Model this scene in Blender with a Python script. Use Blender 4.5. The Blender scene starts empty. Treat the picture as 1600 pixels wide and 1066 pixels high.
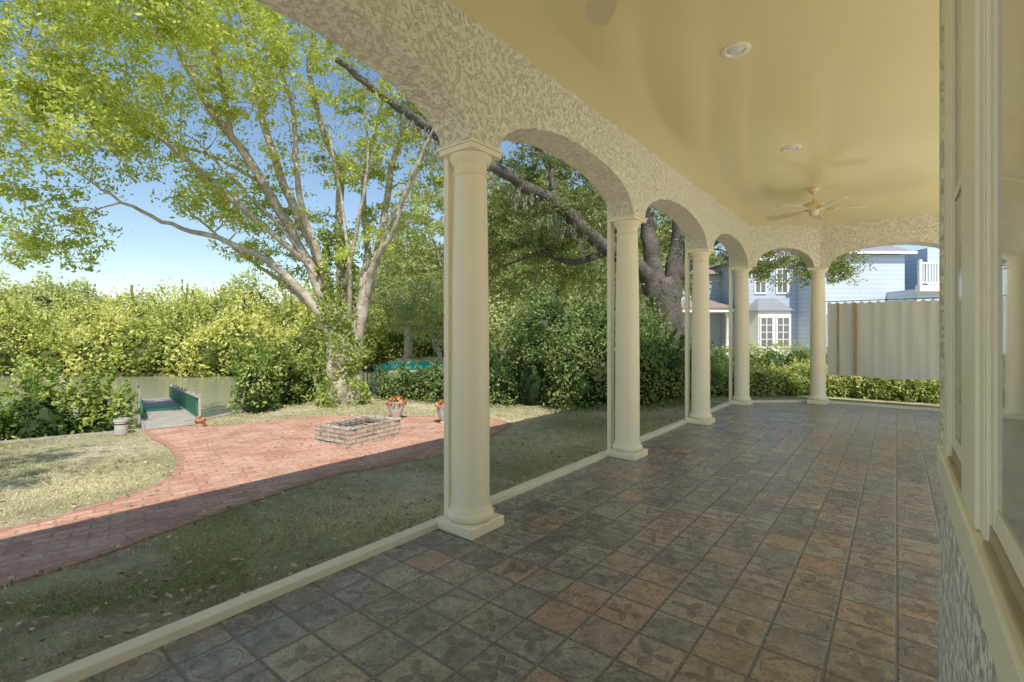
import bpy, math, random
import numpy as np
from mathutils import Vector, Matrix
random.seed(7); rng=np.random.default_rng(7)
D=bpy.data; scn=bpy.context.scene; COL=scn.collection
TH=math.radians(38.5); S,C=math.sin(TH),math.cos(TH)
def pw(v,u,z=0.0): return (u*S+v*C, u*C-v*S, z)
GZ=-0.12

# ------------------------------------------------------------ node helpers
class NT:
    def __init__(s,name):
        s.m=D.materials.new(name); s.m.use_nodes=True; s.t=s.m.node_tree; s.t.nodes.clear()
        s.out=s.n('ShaderNodeOutputMaterial')
    def n(s,t,**k):
        x=s.t.nodes.new(t)
        for a,b in k.items(): setattr(x,a,b)
        return x
    def l(s,a,b): s.t.links.new(a,b)
    def put(s,sock,val):
        if hasattr(val,'is_output'): s.l(val,sock)
        else: sock.default_value=val
    def math(s,op,a,b=0.0,c=0.0,clamp=False):
        x=s.n('ShaderNodeMath',operation=op); x.use_clamp=clamp
        s.put(x.inputs[0],a); s.put(x.inputs[1],b); s.put(x.inputs[2],c); return x.outputs[0]
    def coord(s,kind='Object',scale=None):
        o=s.n('ShaderNodeTexCoord').outputs[kind]
        if scale:
            mp=s.n('ShaderNodeMapping'); s.l(o,mp.inputs[0]); mp.inputs['Scale'].default_value=scale; o=mp.outputs[0]
        return o
    def noise(s,vec,scale,detail=6,rough=.6,dist=0):
        x=s.n('ShaderNodeTexNoise'); s.l(vec,x.inputs['Vector']); x.inputs['Scale'].default_value=scale
        x.inputs['Detail'].default_value=detail; x.inputs['Roughness'].default_value=rough; x.inputs['Distortion'].default_value=dist
        return x.outputs['Fac']
    def ramp(s,fac,stops,interp='LINEAR'):
        x=s.n('ShaderNodeValToRGB'); s.l(fac,x.inputs[0]); e=x.color_ramp; e.interpolation=interp
        while len(e.elements)>1: e.elements.remove(e.elements[-1])
        for i,(p,c) in enumerate(stops):
            el=e.elements[0] if i==0 else e.elements.new(p)
            el.position=p; el.color=(c[0],c[1],c[2],1) if not isinstance(c,(int,float)) else (c,c,c,1)
        return x.outputs[0]
    def mix(s,fac,a,b,blend='MIX'):
        x=s.n('ShaderNodeMix',data_type='RGBA',blend_type=blend)
        s.put(x.inputs[0],fac)
        for i,v in ((6,a),(7,b)):
            if isinstance(v,tuple): v=(v[0],v[1],v[2],1)
            s.put(x.inputs[i],v)
        return x.outputs[2]
    def bump(s,h,strength=.5,dist=.01,normal=None):
        x=s.n('ShaderNodeBump'); s.l(h,x.inputs['Height']); x.inputs['Strength'].default_value=strength; x.inputs['Distance'].default_value=dist
        if normal: s.l(normal,x.inputs['Normal'])
        return x.outputs[0]
    def bsdf(s,col,rough=.6,normal=None,spec=.3,metal=0):
        x=s.n('ShaderNodeBsdfPrincipled')
        if isinstance(col,tuple): col=(col[0],col[1],col[2],1)
        s.put(x.inputs['Base Color'],col); s.put(x.inputs['Roughness'],rough)
        x.inputs['Specular IOR Level'].default_value=spec; x.inputs['Metallic'].default_value=metal
        if normal: s.l(normal,x.inputs['Normal'])
        s.l(x.outputs[0],s.out.inputs[0]); return x

def simple(name,c1,c2=None,scale=6,rough=.6,bump=0,bscale=40,bdist=.005,spec=.3,metal=0):
    t=NT(name); co=t.coord()
    col=c1 if c2 is None else t.ramp(t.noise(co,scale),[(.32,c1),(.68,c2)])
    nm=t.bump(t.noise(co,bscale),bump,bdist) if bump else None
    t.bsdf(col,rough,nm,spec,metal); return t.m

def leafmat(name,dark,mid,light,trans=.3):
    t=NT(name)
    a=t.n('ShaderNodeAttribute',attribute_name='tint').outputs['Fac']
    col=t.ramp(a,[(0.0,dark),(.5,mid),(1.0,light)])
    d=t.n('ShaderNodeBsdfPrincipled'); t.l(col,d.inputs['Base Color']); d.inputs['Roughness'].default_value=.5; d.inputs['Specular IOR Level'].default_value=.25
    tr=t.n('ShaderNodeBsdfTranslucent'); t.l(t.mix(1.0,col,(1.25,1.35,.6),'MULTIPLY'),tr.inputs[0])
    mx=t.n('ShaderNodeMixShader'); mx.inputs[0].default_value=trans; t.l(d.outputs[0],mx.inputs[1]); t.l(tr.outputs[0],mx.inputs[2]); t.l(mx.outputs[0],t.out.inputs[0])
    return t.m

# ------------------------------------------------------------ materials
def m_stucco(name,base,dark,amp=.9,sc=1.0):
    t=NT(name); co=t.coord()
    n1=t.noise(co,24*sc,7,.62,.25); n2=t.noise(co,80*sc,5,.65,.2); n3=t.noise(co,46*sc,5,.6,.2)
    flat=t.ramp(n1,[(.38,0.0),(.49,1.0)])
    pit=t.ramp(n3,[(.36,0.0),(.43,1.0)])
    h=t.math('ADD',t.math('ADD',flat,t.math('MULTIPLY',pit,.6)),t.math('MULTIPLY',n2,.5))
    col=t.mix(t.math('MULTIPLY',flat,pit),dark,base)  # pits tinted darker, their small shadows painted into the colour
    t.bsdf(col,.8,t.bump(h,amp,.015),.2); return t.m
M_STUC=m_stucco('rough_stucco',(.93,.89,.71),(.86,.81,.62),.72)
M_STUCW=m_stucco('white_stucco',(.97,.96,.90),(.80,.79,.72),.85,.9)
def m_paint(name,c,rough=.35,var=.95):
    t=NT(name); co=t.coord()
    col=t.mix(t.ramp(t.noise(co,2.2,5),[(.4,0.0),(.75,.55)]),c,tuple(x*var for x in c))
    sp=t.ramp(t.noise(co,30,6,.7),[(.70,0.0),(.78,.35)])
    col=t.mix(sp,col,tuple(x*.7 for x in c))
    t.bsdf(col,rough,t.bump(t.noise(co,25,3),.12,.004),.4); return t.m
M_CREAM=m_paint('cream_paint',(.98,.88,.64),.34)
M_CREAM2=m_paint('pale_trim_paint',(.96,.91,.73),.4)
M_CURB=m_paint('worn_cream_paint',(.88,.80,.60),.5,.7)
M_FAN=m_paint('fan_enamel',(.84,.72,.44),.3)
def m_ceil():
    t=NT('glossy_ceiling_paint'); co=t.coord()
    col=t.mix(t.ramp(t.noise(co,.5,2),[(.3,0.0),(.7,1.0)]),(.94,.81,.42),(.92,.79,.41))
    t.bsdf(col,.17,t.bump(t.noise(co,.9,2,.4),.2,.04),.9); return t.m
M_CEIL=m_ceil()
def m_tile():
    t=NT('embossed_slate_tile'); ts=.238; co=t.coord('Object',(1/ts,1/ts,1))
    sx=t.n('ShaderNodeSeparateXYZ'); t.l(co,sx.inputs[0]); X,Y=sx.outputs[0],sx.outputs[1]
    ix,iy=t.math('FLOOR',X),t.math('FLOOR',Y)
    cb=t.n('ShaderNodeCombineXYZ'); t.l(ix,cb.inputs[0]); t.l(iy,cb.inputs[1])
    wn=t.n('ShaderNodeTexWhiteNoise',noise_dimensions='3D'); t.l(cb.outputs[0],wn.inputs['Vector']); r1=wn.outputs['Value']
    sc=t.n('ShaderNodeSeparateColor'); t.l(wn.outputs['Color'],sc.inputs[0]); r2,r3=sc.outputs[1],sc.outputs[2]
    fx=t.math('SUBTRACT',t.math('SUBTRACT',X,ix),.5); fy=t.math('SUBTRACT',t.math('SUBTRACT',Y,iy),.5)
    o=t.coord(); n_w=t.noise(o,14,3)
    wob=t.math('MULTIPLY',t.math('SUBTRACT',n_w,.5),.02)
    m=t.math('ADD',t.math('MAXIMUM',t.math('ABSOLUTE',fx),t.math('ABSOLUTE',fy)),wob)
    tile=t.ramp(m,[(.462,1.0),(.482,0.0)])
    base=t.ramp(r1,[(0,(.34,.275,.23)),(.18,(.27,.245,.225)),(.34,(.39,.29,.225)),(.48,(.225,.20,.19)),(.62,(.44,.28,.20)),(.70,(.30,.27,.245)),(.84,(.41,.35,.29)),(.93,(.19,.165,.155))],'CONSTANT')
    off=t.n('ShaderNodeVectorMath',operation='MULTIPLY_ADD'); t.l(wn.outputs['Color'],off.inputs[0]); off.inputs[1].default_value=(7,7,7); t.l(o,off.inputs[2])
    n1=t.noise(off.outputs[0],9,8,.64,.9); n2=t.noise(o,55,6,.7,.5); n4=t.noise(off.outputs[0],20,5,.6,1.5)
    col=t.mix(t.ramp(n1,[(.48,0.0),(.66,.65)]),base,(.56,.49,.41))
    col=t.mix(t.ramp(n1,[(.34,.75),(.48,0.0)]),col,(.14,.12,.11))
    col=t.mix(t.ramp(n4,[(.54,0.0),(.62,.35)]),col,(.14,.12,.11))
    col=t.mix(t.ramp(n2,[(.38,.4),(.52,0.0)]),col,(.13,.11,.095))
    col=t.mix(t.ramp(t.noise(o,4,4,.6),[(.54,0.0),(.72,.25)]),col,(.44,.29,.21))
    r=t.math('SQRT',t.math('ADD',t.math('MULTIPLY',fx,fx),t.math('MULTIPLY',fy,fy)))
    a=t.math('ARCTAN2',fy,fx)
    k=t.math('ADD',t.math('FLOOR',t.math('MULTIPLY',r2,2.0)),3.0)
    pet=t.math('ADD',.19,t.math('MULTIPLY',t.math('COSINE',t.math('ADD',t.math('MULTIPLY',a,k),t.math('MULTIPLY',t.math('FLOOR',t.math('MULTIPLY',r3,8.0)),.785))),.19))
    dd=t.math('ADD',t.math('SUBTRACT',r,pet),t.math('MULTIPLY',t.math('SUBTRACT',n1,.5),.14))
    inside=t.ramp(dd,[(-.02,1.0),(.02,0.0)])
    rim=t.ramp(t.math('ABSOLUTE',t.math('ADD',dd,-.012)),[(0.0,1.0),(.022,0.0)])
    ring=t.ramp(t.math('ABSOLUTE',t.math('SUBTRACT',r,.40)),[(0.0,1.0),(.018,0.0)])
    on=t.math('GREATER_THAN',r3,.5)
    ron=t.math('MULTIPLY',ring,t.math('LESS_THAN',r3,.22))
    mot=t.math('MULTIPLY',inside,on)
    col=t.mix(t.math('MULTIPLY',mot,.6),col,(.12,.10,.085))
    col=t.mix(t.math('MULTIPLY',t.math('MULTIPLY',rim,on),.5),col,(.54,.47,.39))
    col=t.mix(t.math('MULTIPLY',ron,.5),col,(.12,.10,.085))
    col=t.mix(tile,(.17,.15,.13),col)
    h=t.math('ADD',t.math('MULTIPLY',tile,1.2),t.math('ADD',t.math('MULTIPLY',n1,1.5),t.math('ADD',t.math('MULTIPLY',n2,.35),t.math('MULTIPLY',t.math('ADD',mot,ron),-.8))))
    rg=t.ramp(n2,[(.3,.2),(.7,.38)])
    t.bsdf(col,rg,t.bump(h,.65,.006),.75); return t.m
M_TILE=m_tile()
def m_grassground():
    t=NT('dry_lawn'); o=t.coord()
    n1=t.noise(o,.7,7,.7); n2=t.noise(o,5,8,.78); n3=t.noise(o,60,5,.8)
    col=t.mix(t.ramp(n1,[(.40,0.0),(.60,1.0)]),(.78,.68,.47),(.42,.45,.23))
    col=t.mix(t.ramp(n2,[(.38,.8),(.52,0.0)]),col,(.38,.30,.22))
    col=t.mix(t.ramp(n2,[(.56,0.0),(.66,.6)]),col,(.80,.73,.58))
    col=t.mix(t.ramp(n3,[(.40,.5),(.60,0.0)]),col,(.27,.23,.14))
    t.bsdf(col,.9,t.bump(t.math('ADD',n3,n2),.8,.03),.1); return t.m
M_LAWN=m_grassground()
def m_brick(name,rot,sc=1.0,c1=(.66,.35,.24),c2=(.46,.22,.15),mort=(.31,.23,.18)):
    t=NT(name); mp=t.n('ShaderNodeMapping'); t.l(t.n('ShaderNodeTexCoord').outputs['Object'],mp.inputs[0]); mp.inputs['Rotation'].default_value=(0,0,rot)
    b=t.n('ShaderNodeTexBrick'); t.l(mp.outputs[0],b.inputs[0]); b.inputs['Scale'].default_value=sc
    b.inputs['Brick Width'].default_value=.22; b.inputs['Row Height'].default_value=.11; b.inputs['Mortar Size'].default_value=.010
    b.inputs['Color1'].default_value=(*c1,1); b.inputs['Color2'].default_value=(*c2,1); b.inputs['Mortar'].default_value=(*mort,1); b.inputs['Bias'].default_value=-.1
    o=t.coord(); n=t.noise(o,2.2,6,.7); n2=t.noise(o,30,5,.7)
    col=t.mix(t.ramp(n,[(.42,0.0),(.72,.6)]),b.outputs[0],(.76,.56,.44))
    col=t.mix(t.ramp(n2,[(.35,.45),(.55,0.0)]),col,(.26,.15,.11))
    h=t.math('ADD',t.math('MULTIPLY',b.outputs['Fac'],-1.0),t.math('MULTIPLY',n2,.5))
    t.bsdf(col,.8,t.bump(h,.6,.008),.2); return t.m
M_PATH=m_brick('paving_brick',-TH)
def m_pit():
    t=NT('old_brick'); o=t.coord()
    sx=t.n('ShaderNodeSeparateXYZ'); t.l(o,sx.inputs[0])
    cb=t.n('ShaderNodeCombineXYZ'); t.l(t.math('ADD',sx.outputs[0],sx.outputs[1]),cb.inputs[0]); t.l(sx.outputs[2],cb.inputs[1])
    b=t.n('ShaderNodeTexBrick'); t.l(cb.outputs[0],b.inputs[0]); b.inputs['Scale'].default_value=1
    b.inputs['Brick Width'].default_value=.2; b.inputs['Row Height'].default_value=.06; b.inputs['Mortar Size'].default_value=.010
    b.inputs['Color1'].default_value=(.54,.38,.28,1); b.inputs['Color2'].default_value=(.52,.46,.38,1); b.inputs['Mortar'].default_value=(.24,.21,.18,1)
    n=t.noise(o,18,6,.7)
    col=t.mix(t.ramp(n,[(.4,0.0),(.7,.6)]),b.outputs[0],(.66,.60,.52))
    col=t.mix(t.ramp(t.noise(o,7,6,.7),[(.35,.6),(.5,0.0)]),col,(.17,.13,.10))
    t.bsdf(col,.85,t.bump(t.math('ADD',t.math('MULTIPLY',b.outputs['Fac'],-1.0),n),.9,.015),.2); return t.m
M_PIT=m_pit()
def m_water():
    t=NT('river_water'); o=t.coord('Object',(1,2.5,1))
    n=t.noise(o,1.6,4,.6)
    t.bsdf((.34,.33,.21),.17,t.bump(n,.5,.05),.5); return t.m
M_WATER=m_water()
def m_siding(name,c):
    t=NT(name); o=t.coord(); sx=t.n('ShaderNodeSeparateXYZ'); t.l(o,sx.inputs[0])
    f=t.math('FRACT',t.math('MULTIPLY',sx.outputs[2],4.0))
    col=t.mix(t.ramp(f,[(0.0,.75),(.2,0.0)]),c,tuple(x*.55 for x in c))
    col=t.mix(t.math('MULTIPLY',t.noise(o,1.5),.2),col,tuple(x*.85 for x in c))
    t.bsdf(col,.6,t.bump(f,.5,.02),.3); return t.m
M_SIDE=m_siding('shaded_lap_siding',(.48,.55,.66))  # same siding as the main wall, with shade put into the colour
M_SIDE2=m_siding('sunlit_lap_siding',(.58,.66,.76))  # same siding again, with sunlight put into the colour
M_WHITE=simple('white_paint',(.82,.82,.80),(.74,.74,.72),3,.5)
M_SHINGLE=simple('grey_shingle',(.22,.23,.25),(.32,.33,.35),8,.8,.5,30,.02)
M_BRSH=simple('brown_shingle',(.26,.20,.16),(.34,.28,.23),8,.8,.5,30,.02)
M_GLASS=simple('window_glass',(.14,.16,.17),None,rough=.05,spec=.8)
M_NGLASS=simple('reflection_tint_glass',(.40,.41,.33),(.50,.51,.42),1.2,.03,spec=1.0)  # grey-green reflection painted into the pane colour
M_NSCR=simple('dim_window_glass',(.17,.145,.09),(.22,.19,.12),2,.12,spec=.6)
M_SCREEN=simple('brown_window_track',(.56,.49,.34),(.46,.39,.26),8,.5)
M_BARK=simple('pale_bark',(.60,.54,.44),(.31,.27,.21),5,.9,.9,22,.02)
M_BARKD=simple('dark_oak_bark',(.18,.16,.135),(.075,.066,.056),4,.9,1.0,16,.04)
M_CONC=simple('weathered_concrete',(.40,.36,.29),(.26,.23,.18),6,.85,.5,40,.01)
M_PALE=simple('pale_bounce_stone',(.90,.86,.78),(.86,.82,.73),2,.8,.2,20,.005)  # bright stone for the added paving that bounces sunlight
M_WOOD=simple('grey_dock_wood',(.48,.45,.40),(.34,.31,.27),7,.8,.4,50,.005)
M_GREEN=simple('green_painted_panel',(.03,.15,.075),(.04,.20,.10),9,.6)
M_BLACK=simple('black_iron',(.03,.03,.03),(.05,.048,.045),12,.5)
M_ASH=simple('ash',(.14,.135,.13),(.06,.06,.06),12,.9,.8,30,.02)
M_POT=simple('whitewashed_pot',(.56,.54,.50),(.42,.40,.36),7,.7,.3,30,.01)
M_TERRA=simple('terracotta',(.46,.27,.19),(.5,.36,.28),7,.7)
M_SOIL=simple('potting_soil',(.04,.03,.02),(.07,.05,.035),20,.9,.6,60,.01)
M_CANOE=simple('turquoise_hull',(.03,.50,.42),(.04,.56,.50),3,.3)
M_BRASS=simple('grommet_metal',(.14,.11,.07),None,rough=.4,metal=.6)
M_LENS=simple('lamp_glass',(.80,.80,.76),None,rough=.2,spec=.6)
L_MAIN=leafmat('laurel_oak_leaf',(.19,.24,.05),(.49,.54,.14),(.82,.80,.32),.45)
L_OAK=leafmat('live_oak_leaf',(.075,.105,.04),(.22,.26,.10),(.45,.47,.21),.4)
L_FAR=leafmat('distant_leaf',(.13,.17,.07),(.36,.41,.18),(.58,.60,.29),.42)
L_MANG=leafmat('mangrove_leaf',(.15,.19,.05),(.44,.47,.13),(.72,.69,.25),.4)
L_SHRUB=leafmat('shrub_leaf',(.035,.06,.02),(.12,.185,.06),(.27,.34,.13),.35)
L_BUSH=leafmat('bank_bush_leaf',(.06,.10,.028),(.24,.34,.09),(.53,.57,.19),.4)
L_HEDGE=leafmat('mixed_hedge_leaf',(.13,.19,.05),(.44,.52,.17),(.80,.68,.38),.4)
L_GRASS=leafmat('grass_blade',(.30,.32,.15),(.50,.49,.27),(.84,.76,.52),.25)
L_DEAD=leafmat('fallen_leaf',(.16,.10,.06),(.40,.27,.17),(.70,.58,.42),.1)
L_FLOWER=leafmat('flower_petal',(.12,.20,.04),(.82,.16,.07),(.88,.40,.20),.3)
L_MOSS=leafmat('hanging_moss_strand',(.20,.20,.15),(.33,.33,.26),(.46,.46,.38),.3)
def m_curtain():
    t=NT('beige_curtain_cloth'); o=t.coord()
    c=t.mix(t.ramp(t.noise(o,1.5),[(.4,0.0),(.7,.3)]),(.78,.73,.62),(.71,.66,.55))
    d=t.n('ShaderNodeBsdfDiffuse'); t.l(c,d.inputs[0]); tr=t.n('ShaderNodeBsdfTranslucent'); t.l(c,tr.inputs[0])
    mx=t.n('ShaderNodeMixShader'); mx.inputs[0].default_value=.5; t.l(d.outputs[0],mx.inputs[1]); t.l(tr.outputs[0],mx.inputs[2]); t.l(mx.outputs[0],t.out.inputs[0]); return t.m
M_CURT=m_curtain()
M_TRUNKSH=simple('trunk_shadow_brown',(.36,.27,.17),(.42,.33,.21),6,.8)  # brown of the tree-trunk shadows seen through the curtain

# ------------------------------------------------------------ mesh builder
class MB:
    def __init__(s): s.v=[]; s.f=[]
    def add(s,vs,fs,M=None):
        b=len(s.v)
        for p in vs: s.v.append(tuple(M@Vector(p)) if M is not None else tuple(p))
        for f in fs: s.f.append([i+b for i in f])
        return s
    def box(s,x0,x1,y0,y1,z0,z1,M=None):
        return s.add([(x0,y0,z0),(x1,y0,z0),(x1,y1,z0),(x0,y1,z0),(x0,y0,z1),(x1,y0,z1),(x1,y1,z1),(x0,y1,z1)],
          [(0,3,2,1),(4,5,6,7),(0,1,5,4),(1,2,6,5),(2,3,7,6),(3,0,4,7)],M)
    def lathe(s,prof,cx=0,cy=0,n=36,M=None,cap=True):
        vs=[];fs=[]
        for r,z in prof:
            for i in range(n):
                a=2*math.pi*i/n; vs.append((cx+r*math.cos(a),cy+r*math.sin(a),z))
        for k in range(len(prof)-1):
            for i in range(n):
                j=(i+1)%n; fs.append((k*n+i,k*n+j,(k+1)*n+j,(k+1)*n+i))
        if cap: fs.append(tuple(reversed(range(n)))); fs.append(tuple(range((len(prof)-1)*n,len(prof)*n)))
        return s.add(vs,fs,M)
    def tube(s,pts,rad,n=8):
        vs=[];fs=[]; P=[Vector(p) for p in pts]; up=Vector((.3,.9,.1)).normalized()
        for k,p in enumerate(P):
            t=(P[min(k+1,len(P)-1)]-P[max(k-1,0)])
            if t.length<1e-6: t=Vector((0,0,1))
            t.normalize(); a=t.cross(up)
            if a.length<.05: a=t.cross(Vector((1,0,0)))
            a.normalize(); b=t.cross(a)
            for i in range(n):
                w=2*math.pi*i/n; vs.append(tuple(p+(a*math.cos(w)+b*math.sin(w))*rad[k]))
        for k in range(len(P)-1):
            for i in range(n):
                j=(i+1)%n; fs.append((k*n+i,k*n+j,(k+1)*n+j,(k+1)*n+i))
        fs.append(tuple(range(n))); fs.append(tuple(range((len(P)-1)*n,len(P)*n)))
        return s.add(vs,fs)
    def prism(s,poly,z0,z1):
        n=len(poly); vs=[(p[0],p[1],z0) for p in poly]+[(p[0],p[1],z1) for p in poly]
        fs=[tuple(reversed(range(n))),tuple(range(n,2*n))]+[(i,(i+1)%n,n+(i+1)%n,n+i) for i in range(n)]
        return s.add(vs,fs)
    def obj(s,name,mat,parent=None,smooth=False,bevel=0,base=None,loc=None,rotz=0,fix=True):
        me=D.meshes.new(name)
        vs=s.v
        if base is not None: vs=[(a[0]-base[0],a[1]-base[1],a[2]-base[2]) for a in vs]
        me.from_pydata(vs,[],s.f)
        if fix:
            import bmesh
            bm=bmesh.new(); bm.from_mesh(me); bmesh.ops.recalc_face_normals(bm,faces=bm.faces); bm.to_mesh(me); bm.free()
        if smooth:
            for p in me.polygons: p.use_smooth=True
            try: me.set_sharp_from_angle(angle=math.radians(40))
            except Exception: pass
        me.materials.append(mat)
        o=D.objects.new(name,me); COL.objects.link(o)
        if parent: o.parent=parent
        elif base is not None: o.location=base
        if loc is not None: o.location=loc
        if rotz: o.rotation_euler=(0,0,rotz)
        if bevel:
            b=o.modifiers.new('edge','BEVEL'); b.width=bevel; b.segments=2; b.limit_method='ANGLE'
        return o
def empty(name,loc=(0,0,0),rotz=0,parent=None):
    o=D.objects.new(name,None); COL.objects.link(o); o.location=loc; o.rotation_euler=(0,0,rotz); o.empty_display_size=.2
    if parent: o.parent=parent
    return o
def tag(o,label,cat=None,kind=None,group=None):
    o['label']=label
    if cat: o['category']=cat
    if kind: o['kind']=kind
    if group: o['group']=group
    return o
def dup(o,parent=None,loc=None):
    c=o.copy(); COL.objects.link(c)
    if parent is not None: c.parent=parent
    if loc is not None: c.location=loc
    for ch in list(o.children): dup(ch,c)
    return c

# ------------------------------------------------------------ leaves
def leafquads(pts,size,asp=.42,up=0.0):
    n=len(pts); a=rng.normal(size=(n,3)); a[:,2]*=(1-up); a/=np.linalg.norm(a,axis=1,keepdims=True)
    r=rng.normal(size=(n,3)); b=np.cross(a,r); b/=np.linalg.norm(b,axis=1,keepdims=True)
    L=(size*rng.uniform(.65,1.35,n))[:,None]
    q=np.stack([pts-a*L*.5,pts+b*L*asp*.5,pts+a*L*.5,pts-b*L*asp*.5],1); return q
def quadmesh(name,Q,tint,mat,parent=None,base=(0,0,0)):
    n=len(Q); me=D.meshes.new(name); V=(Q.reshape(-1,3)-np.array(base)).astype(np.float32)
    me.vertices.add(4*n); me.vertices.foreach_set('co',V.ravel())
    me.loops.add(4*n); me.loops.foreach_set('vertex_index',np.arange(4*n,dtype=np.int32))
    me.polygons.add(n); me.polygons.foreach_set('loop_start',np.arange(0,4*n,4,dtype=np.int32))
    me.update(calc_edges=True)
    at=me.attributes.new('tint','FLOAT','FACE'); at.data.foreach_set('value',np.clip(tint,0,1).astype(np.float32))
    me.materials.append(mat); o=D.objects.new(name,me); COL.objects.link(o)
    if parent: o.parent=parent
    else: o.location=base
    return o
def catm(P,n=6):
    P=[Vector(p) for p in P]; out=[]
    E=[P[0]*2-P[1]]+P+[P[-1]*2-P[-2]]
    for i in range(1,len(E)-2):
        for k in range(n):
            t=k/n; a,b,c,d=E[i-1],E[i],E[i+1],E[i+2]
            out.append(.5*((2*b)+(c-a)*t+(2*a-5*b+4*c-d)*t*t+(3*b-a-3*c+d)*t**3))
    out.append(P[-1]); return out
def make_tree(name,label,base,limbs,regions,lsize,nleaf,sig,bark,lmat,wob=.035,group=None,twig=1.0,tb=0.0):
    e=empty(name,base); tag(e,label,'tree',group=group)
    mb=MB(); pool=[]; prad=[]
    for pts,r0,r1 in limbs:
        cp=catm(pts,6); n=len(cp)
        for i in range(1,n-1): cp[i]=cp[i]+Vector((random.gauss(0,wob),random.gauss(0,wob),random.gauss(0,wob)))*min(1,r0*4)
        rad=[r0+(r1-r0)*(i/(n-1))**.8 for i in range(n)]
        rad=[r*random.uniform(.95,1.06) for r in rad]
        mb.tube(cp,rad,12)
        for i in range(n//4,n): pool.append(tuple(cp[i])); prad.append(rad[i])
    cl=[]
    for (c,r,n) in regions:
        x=rng.normal(size=(n,3)); x/=np.linalg.norm(x,axis=1,keepdims=True); x*=rng.uniform(.15,1,(n,1))**.45
        cl.append(x*np.array(r)+np.array(c))
    cl=np.concatenate(cl); P=np.array(pool)
    d0=np.array([np.min(np.linalg.norm(P-c,axis=1)) for c in cl]); cl=cl[np.argsort(d0)]
    for c in cl:
        P=np.array(pool); dv=c-P; dd=np.linalg.norm(dv,axis=1)+np.maximum(0,-dv[:,2])*1.2
        i=int(np.argmin(dd)); q=Vector(pool[i]); cc=Vector(c); L=(cc-q).length
        if L<.08: continue
        m=(q+cc)/2+Vector((random.gauss(0,.1),random.gauss(0,.1),random.gauss(.06,.08)))*L
        cp=catm([q,m,cc],4); r0=min(prad[i]*.7,(.014+.018*L)*twig); rad=[r0+(.007*twig-r0)*k/(len(cp)-1) for k in range(len(cp))]
        mb.tube(cp,rad,5)
        for k in range(2,len(cp)): pool.append(tuple(cp[k])); prad.append(rad[k])
    mb.obj('trunk',bark,e,True,base=base,fix=False)
    N=len(cl); cnt=rng.integers(int(nleaf*.4),int(nleaf*1.6),N)
    idx=np.repeat(np.arange(N),cnt); sg=(sig*rng.uniform(.6,1.4,N))[idx][:,None]
    sub=rng.normal(size=(len(idx),3))
    key=(idx*7+rng.integers(0,7,len(idx))); sc=rng.normal(size=(N*7+7,3))
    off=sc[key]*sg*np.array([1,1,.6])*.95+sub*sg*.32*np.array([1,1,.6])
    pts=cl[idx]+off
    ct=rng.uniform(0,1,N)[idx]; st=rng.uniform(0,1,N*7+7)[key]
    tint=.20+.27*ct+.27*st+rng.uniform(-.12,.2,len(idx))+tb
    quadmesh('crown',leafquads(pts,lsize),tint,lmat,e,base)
    return e
def ellquads(c,r,nu=14,nv=9,j=.08):
    g=np.zeros((nv+1,nu+1,3))
    ph=rng.uniform(0,6,6)
    for i in range(nv+1):
        th=math.pi*(.02+.96*i/nv)
        for k in range(nu+1):
            a=2*math.pi*(k%nu)/nu
            w=1+j*math.sin(3*a+ph[0]+th*2)+j*math.sin(5*a+ph[1]-3*th)
            g[i,k]=(c[0]+r[0]*w*math.sin(th)*math.cos(a),c[1]+r[1]*w*math.sin(th)*math.sin(a),c[2]+r[2]*w*math.cos(th))
    q=[]
    for i in range(nv):
        for k in range(nu): q.append([g[i,k],g[i,k+1],g[i+1,k+1],g[i+1,k]])
    return np.array(q)
def foliage(name,label,blobs,dens,lsize,mat,cat='shrub',kind=None,group=None,core=.66,tb=0.0,asp=.5,rough=.14,zmin=None,spray=0):
    Q=[];T=[]
    for b in blobs:
        c=np.array(b[:3]); r=np.array(b[3:6]); n=int(dens*(r[0]*r[1]+r[0]*r[2]+r[1]*r[2]))
        x=rng.normal(size=(n,3)); x/=np.linalg.norm(x,axis=1,keepdims=True)
        ns=34; s=rng.normal(size=(ns,3)); s/=np.linalg.norm(s,axis=1,keepdims=True); amp=rng.uniform(-rough*1.4,rough*1.6,ns)
        dt=x@s.T; near=np.argmax(dt,axis=1)
        f=(1+amp[near]+.1*(dt[np.arange(n),near]-.85)*6*.5)*rng.uniform(.78,1.06,n)
        stray=rng.uniform(0,1,n)<.08; f=np.where(stray,f*rng.uniform(1.0,1.28,n),f)
        p=c+x*r*f[:,None]
        keep=p[:,2]>(zmin if zmin is not None else -9)
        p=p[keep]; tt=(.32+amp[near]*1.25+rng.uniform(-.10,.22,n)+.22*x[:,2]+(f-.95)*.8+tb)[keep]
        Q.append(leafquads(p,lsize,asp)); T.append(tt)
        if spray:
            for _ in range(spray):
                d=rng.normal(size=3); d[2]=abs(d[2])+.5; d/=np.linalg.norm(d); m=int(rng.integers(30,80)); tt2=rng.uniform(.75,1.5,m)
                q=c+d*r*tt2[:,None]+rng.normal(0,.035,(m,3))*(1.8-tt2[:,None]); Q.append(leafquads(q,lsize,asp)); T.append(.45+rng.uniform(-.1,.3,m)+tb)
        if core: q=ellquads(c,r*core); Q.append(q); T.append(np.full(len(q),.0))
    base=(float(np.mean([b[0] for b in blobs])),float(np.mean([b[1] for b in blobs])),GZ)
    o=quadmesh(name,np.concatenate(Q),np.concatenate(T),mat,None,base)
    tag(o,label,None if kind else cat,kind,group)
    return o

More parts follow.
